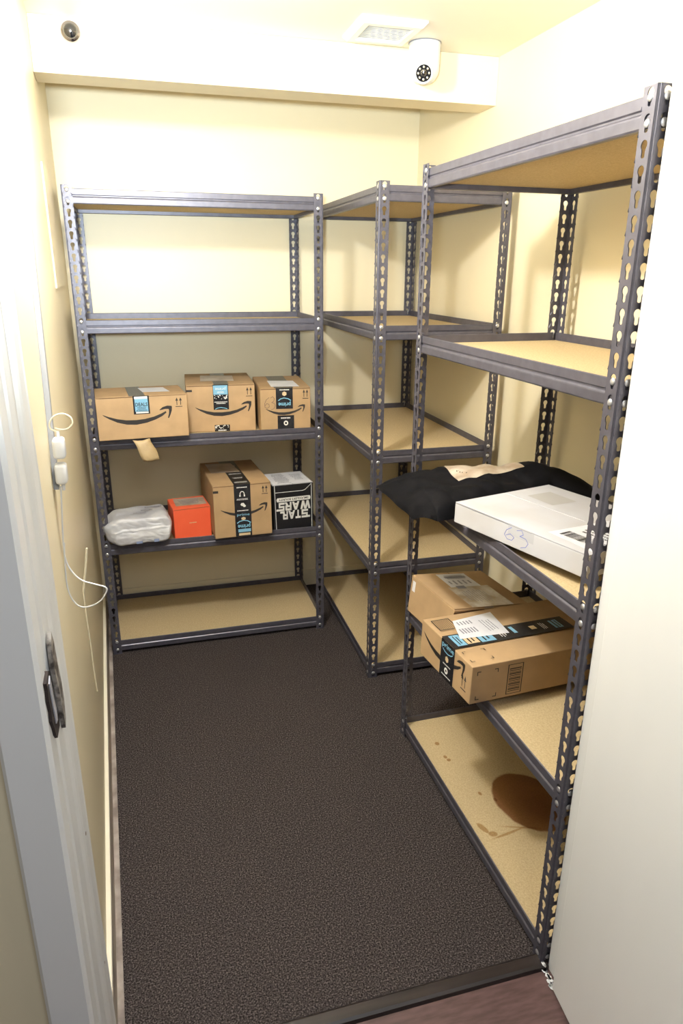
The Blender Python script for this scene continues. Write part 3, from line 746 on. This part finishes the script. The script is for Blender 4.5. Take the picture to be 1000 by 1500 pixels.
ring = [[(.55+.034*math.cos(R(a)), .25+.085*math.sin(R(a))), (.55+.034*math.cos(R(a+30)), .25+.085*math.sin(R(a+30))), (.55+.014*math.cos(R(a+30)), .25+.035*math.sin(R(a+30))), (.55+.014*math.cos(R(a)), .25+.035*math.sin(R(a)))] for a in range(0, 360, 30)]
fr.poly('white_print', ring + lines(.45, .66, .385, .425, 1, .7, 4) + lines(.45, .66, .09, .13, 1, .7, 5), M_WHITEP, lift=.0012, parent=tf)
A2 = tp.w/tp.h
tt = tp.poly('tape', [rect(.41, .0, .665, .86)], M_TAPE, lift=.0008)
for q_ in (rect(.43, .035, .64, .10), rect(.43, .20, .64, .30), rect(.45, .45, .58, .475), rect(.46, .74, .62, .80)): tp.poly('blue_print', [q_], M_TAPEB, lift=.0012, parent=tt)
tp.poly('tan_print', [rect(.44, .105, .63, .19), rect(.50, .58, .57, .62)], M_TAPET, lift=.0012, parent=tt)
tp.poly('dark_print', [q_ for (a, b) in ((.045, .09), (.215, .285), (.115, .18), (.745, .805)) for q_ in [rect(.45, a+.2*(b-a), .62, a+.35*(b-a)), rect(.47, a+.6*(b-a), .60, a+.75*(b-a))]], M_TAPE, lift=.0015, parent=tt)
tp.poly('white_print', lines(.46, .62, .35, .40, 3, .4, 5) + lines(.47, .61, .66, .70, 3, .4, 6), M_WHITEP, lift=.0012, parent=tt)
lb = tp.poly('shipping_label', [[(.16, .16), (.52, .09), (.56, .42), (.10, .46)]], M_LABEL, lift=.0016)
tp.poly('label_print', [rect(.20+.012*0, .17+.022*k, .27, .18+.022*k) for k in range(5)] + [rect(.34+.0*k, .14+.02*k, .44, .15+.02*k) for k in range(6)] + lines(.22, .48, .32, .40, 4, .35, 6), M_GREYP, lift=.0020, parent=lb)
q = stroke([(.06, .02), (.06, .13), (.26, .13), (.26, .02), (.06, .02)], .006, A2) + [rect(.09, .03+.012*k, .23, .034+.012*k) for k in range(8)]
tp.poly('printed_barcode', [rect(.08, .030, .30, .036), rect(.08, .150, .30, .156), rect(.08, .03, .092, .156), rect(.288, .03, .30, .156)] + [rect(.10 + .0, .045+.0125*k, .28, .048+.0125*k) for k in range(8)], M_INK)
def corner_marks(F, a0, b0, a1, b1, s, t, asp):
    q = []
    for (a, sa) in ((a0, 1), (a1, -1)):
        for (b, sb) in ((b0, 1), (b1, -1)):
            q.append(rect(min(a, a+sa*s), min(b, b+sb*t*asp), max(a, a+sa*s), max(b, b+sb*t*asp)))
            q.append(rect(min(a, a+sa*t), min(b, b+sb*s*asp), max(a, a+sa*t), max(b, b+sb*s*asp)))
    F.poly('printed_corner_marks', q, M_INK)
corner_marks(tp, .74, .02, .93, .17, .04, .007, A2)
A3 = rg.w/rg.h
corner_marks(rg, .035, .09, .175, .83, .025, .005, A3)
rg.poly('printed_barcode', [rect(.24, .07, .345, .085), rect(.24, .845, .345, .86), rect(.24, .07, .246, .86), rect(.339, .07, .345, .86)] +
        [rect(.252, .14+.045*k, .333, .14+.045*k+[.02, .03, .014][k % 3]) for k in range(14)], M_INK)

# ------------------------------------------------------------ ceiling fittings
v = thing('ceiling_vent', 'square white louvred air vent on the ceiling', 'vent', (.797, 2.39, ZC), R(0))
vb = bmesh.new(); s0, s1 = .104, .072
def ringf(a, za, b, zb):
    A = [vb.verts.new((x*a, y*a, za)) for x, y in ((-1,-1),(1,-1),(1,1),(-1,1))]; B = [vb.verts.new((x*b, y*b, zb)) for x, y in ((-1,-1),(1,-1),(1,1),(-1,1))]
    for i in range(4): vb.faces.new((A[i], A[(i+1) % 4], B[(i+1) % 4], B[i]))
ringf(s0, -.0005, s0, -.006); ringf(s0, -.006, s0-.012, -.018); ringf(s0-.012, -.018, s1, -.018); ringf(s1, -.018, s1, -.001)
bmesh.ops.remove_doubles(vb, verts=vb.verts, dist=1e-6); bmesh.ops.recalc_face_normals(vb, faces=vb.faces)
obj('frame', vb, M_VENT, v)
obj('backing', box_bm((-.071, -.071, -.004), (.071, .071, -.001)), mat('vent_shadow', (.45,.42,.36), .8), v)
for k in range(11):
    s = obj('slat', box_bm((-.0705, -.0045, -.0006), (.0705, .0045, .0006), .0003, 1), M_VENT, v)
    s.location = (0, -.062+.0124*k, -.011); s.rotation_euler = (R(35), 0, 0)
dc = thing('dome_camera', 'white domed security camera hanging beside the ceiling vent', 'camera', (.972, 2.490, ZC))
o = obj('base', lathe([(0, -.0004), (.051, -.0004), (.052, -.006), (.051, -.045), (.0505, -.062), (.0505, -.078), (.047, -.092), (.040, -.104), (.028, -.114), (.014, -.119), (0, -.120)], 40), M_PLAST, dc); smooth(o, 50)
obj('mount_ring', lathe([(.0535, -.0002), (.0535, -.0025), (.050, -.0025)], 40), M_GREYP, dc)
d = (Vector((.2, .55, 1.45)) - Vector((.972, 2.49, ZC-.075))).normalized()
mt = Matrix.Translation(Vector((0, 0, -.080))) @ d.to_track_quat('Z', 'Y').to_matrix().to_4x4() @ Matrix.Translation((0, 0, .041))
o = obj('eyeball', lathe([(.0330, -.004), (.0330, .006), (.0320, .0125), (.0290, .0160), (.0255, .0165), (.0245, .014)], 36, mtx=mt), M_PLAST, dc); smooth(o, 40)
o = obj('lens_plate', lathe([(0, .0140), (.0246, .0140)], 36, mtx=mt), M_LENS, dc)
o2 = obj('lens', lathe([(.0105, .0142), (.0105, .018), (.0085, .0185), (.006, .0165), (0, .0172)], 24, mtx=mt), M_LENS, o)
for k in range(8):
    a = 2*math.pi*k/8
    m2 = mt @ Matrix.Translation((.0175*math.cos(a), .0175*math.sin(a), .0142))
    obj('led', lathe([(.0036, 0), (.0032, .0016), (0, .0026)], 12, mtx=m2), M_LED, o)
for a in (250, 190):
    m2 = Matrix.Translation((0.0522*math.cos(R(a)), .0522*math.sin(R(a)), -.045)) @ Matrix.Rotation(R(a), 4, 'Z') @ Matrix.Rotation(R(90), 4, 'Y')
    obj('screw_hole', lathe([(0, .0003), (.0022, .0001), (.0022, -.001)], 12, mtx=m2), M_GREYP, dc)

ec = thing('spy_camera', 'small round dark glass camera eye near the top left corner', 'camera', (-.129, 2.559, 2.222))
mt = Matrix.Rotation(R(90), 4, 'X')
o = obj('housing', lathe([(.029, 0), (.029, .006), (.026, .012), (.020, .015)], 32, mtx=mt), M_CHROME, ec); smooth(o, 40)
o = obj('lens', lathe([(.0205, .0145), (.019, .019), (.013, .024), (.006, .027), (0, .0275)], 32, mtx=mt), M_LENS, ec); smooth(o, 60)
# ceiling fitting that carries the lamp
lampb = thing('ceiling_light', 'plain white round lamp holder on the closet ceiling', 'ceiling light', (-.02, 1.50, ZC))
o = obj('base', lathe([(0, -.0004), (.055, -.0004), (.057, -.010), (.045, -.025), (.022, -.034), (.020, -.048), (0, -.048)], 32), M_PLAST, lampb); smooth(o, 50)

# ------------------------------------------------------------ left wall fittings
rw = bmesh.new()
def wpt(y, z, d=0): return Vector((wl(y)+d, y, z))
# raceway
pa, pbt = (1.80, 2.258), (1.475, 1.13)
for d0, d1, hw in ((.0005, .011, .013),):
    for k, (y, z) in enumerate((pa, pbt)): pass
    vs = []
    for (y, z) in (pa, pbt):
        vs.append([rw.verts.new(wpt(y-hw, z, d0)), rw.verts.new(wpt(y-hw, z, d1)), rw.verts.new(wpt(y+hw, z, d1)), rw.verts.new(wpt(y+hw, z, d0))])
    for i in range(4): rw.faces.new((vs[0][i], vs[0][(i+1) % 4], vs[1][(i+1) % 4], vs[1][i]))
    rw.faces.new(vs[0]); rw.faces.new(vs[1][::-1])
bmesh.ops.recalc_face_normals(rw, faces=rw.faces)
tag(obj('cable_raceway', rw, M_RACE), 'long grey white cable raceway running down the left wall', 'cable cover')
from math import sin, cos
YP = 1.46
ROTI = None
def pix(px, py, Y):            # point on the upright plane y = Y seen at a photo pixel (used once to read positions)
    a = (px-500)/F_PX; b = (750-py)/F_PX
    dr_ = fw + rt*a + up*b
    t = Y/dr_.y
    return Vector((0, 0, 1.5546)) + dr_*t
for i, (c, lab) in enumerate((((87.5, 656), 'upper white power adapter plugged in on the left wall'), ((90.5, 693), 'lower white power adapter with a cord leaving its bottom'))):
    c3 = pix(c[0], c[1], YP); t = thing('power_adapter', lab, 'adapter', c3, 0, 'white adapters on the left wall')
    o = obj('adapter_body', box_bm((-.0125, -.016, -.021), (.0105, .016, .021), .007, 4), M_PLAST, t); smooth(o, 50)
    if i == 0: obj('cable_grip', lathe([(0, .034), (.003, .034), (.004, .020)], 12), M_PLAST, t)
    else: obj('cable_grip', lathe([(.0045, -.020), (.003, -.036), (0, -.036)], 12), M_PLAST, t)
lp = [pix(x, y, YP) for x, y in ((84, 632), (74, 628), (73, 618), (80, 609), (92, 606), (103, 611), (106, 620), (99, 628), (88, 629), (80, 627))]
tag(smooth(obj('cable_loop', tube(lp, .0016), M_CREAMP), 80), 'cream cable coiled in a loop above the two adapters', 'cable')
cd = [(89, 712), (91, 760), (93, 800), (97, 822), (106, 838), (120, 850), (140, 856), (154, 860), (156, 866), (148, 879), (135, 887), (119, 889), (106, 878), (98, 856), (95, 820), (94, 795)]
tag(smooth(obj('cable', tube([pix(x, y, YP) for x, y in cd], .0017), M_PLAST), 80), 'white cord hanging in a wide loop below the adapters', 'cable')
s_ = [pix(x, y, 1.66) for x, y in ((127, 803), (125, 835), (122, 867))]
tag(obj('wooden_stick', tube(s_, .0026), M_CREAMP), 'short cream stick hanging on the left wall', 'stick')
s_ = [pix(x, y, 1.66) for x, y in ((122, 867), (126, 900), (132, 940), (138, 985), (142.5, 1012))]
tag(obj('thin_cord', tube(s_, .0016), M_CREAMP), 'thin cream cord trailing down the left wall from the stick', 'cord')
bpy.context.view_layer.update()
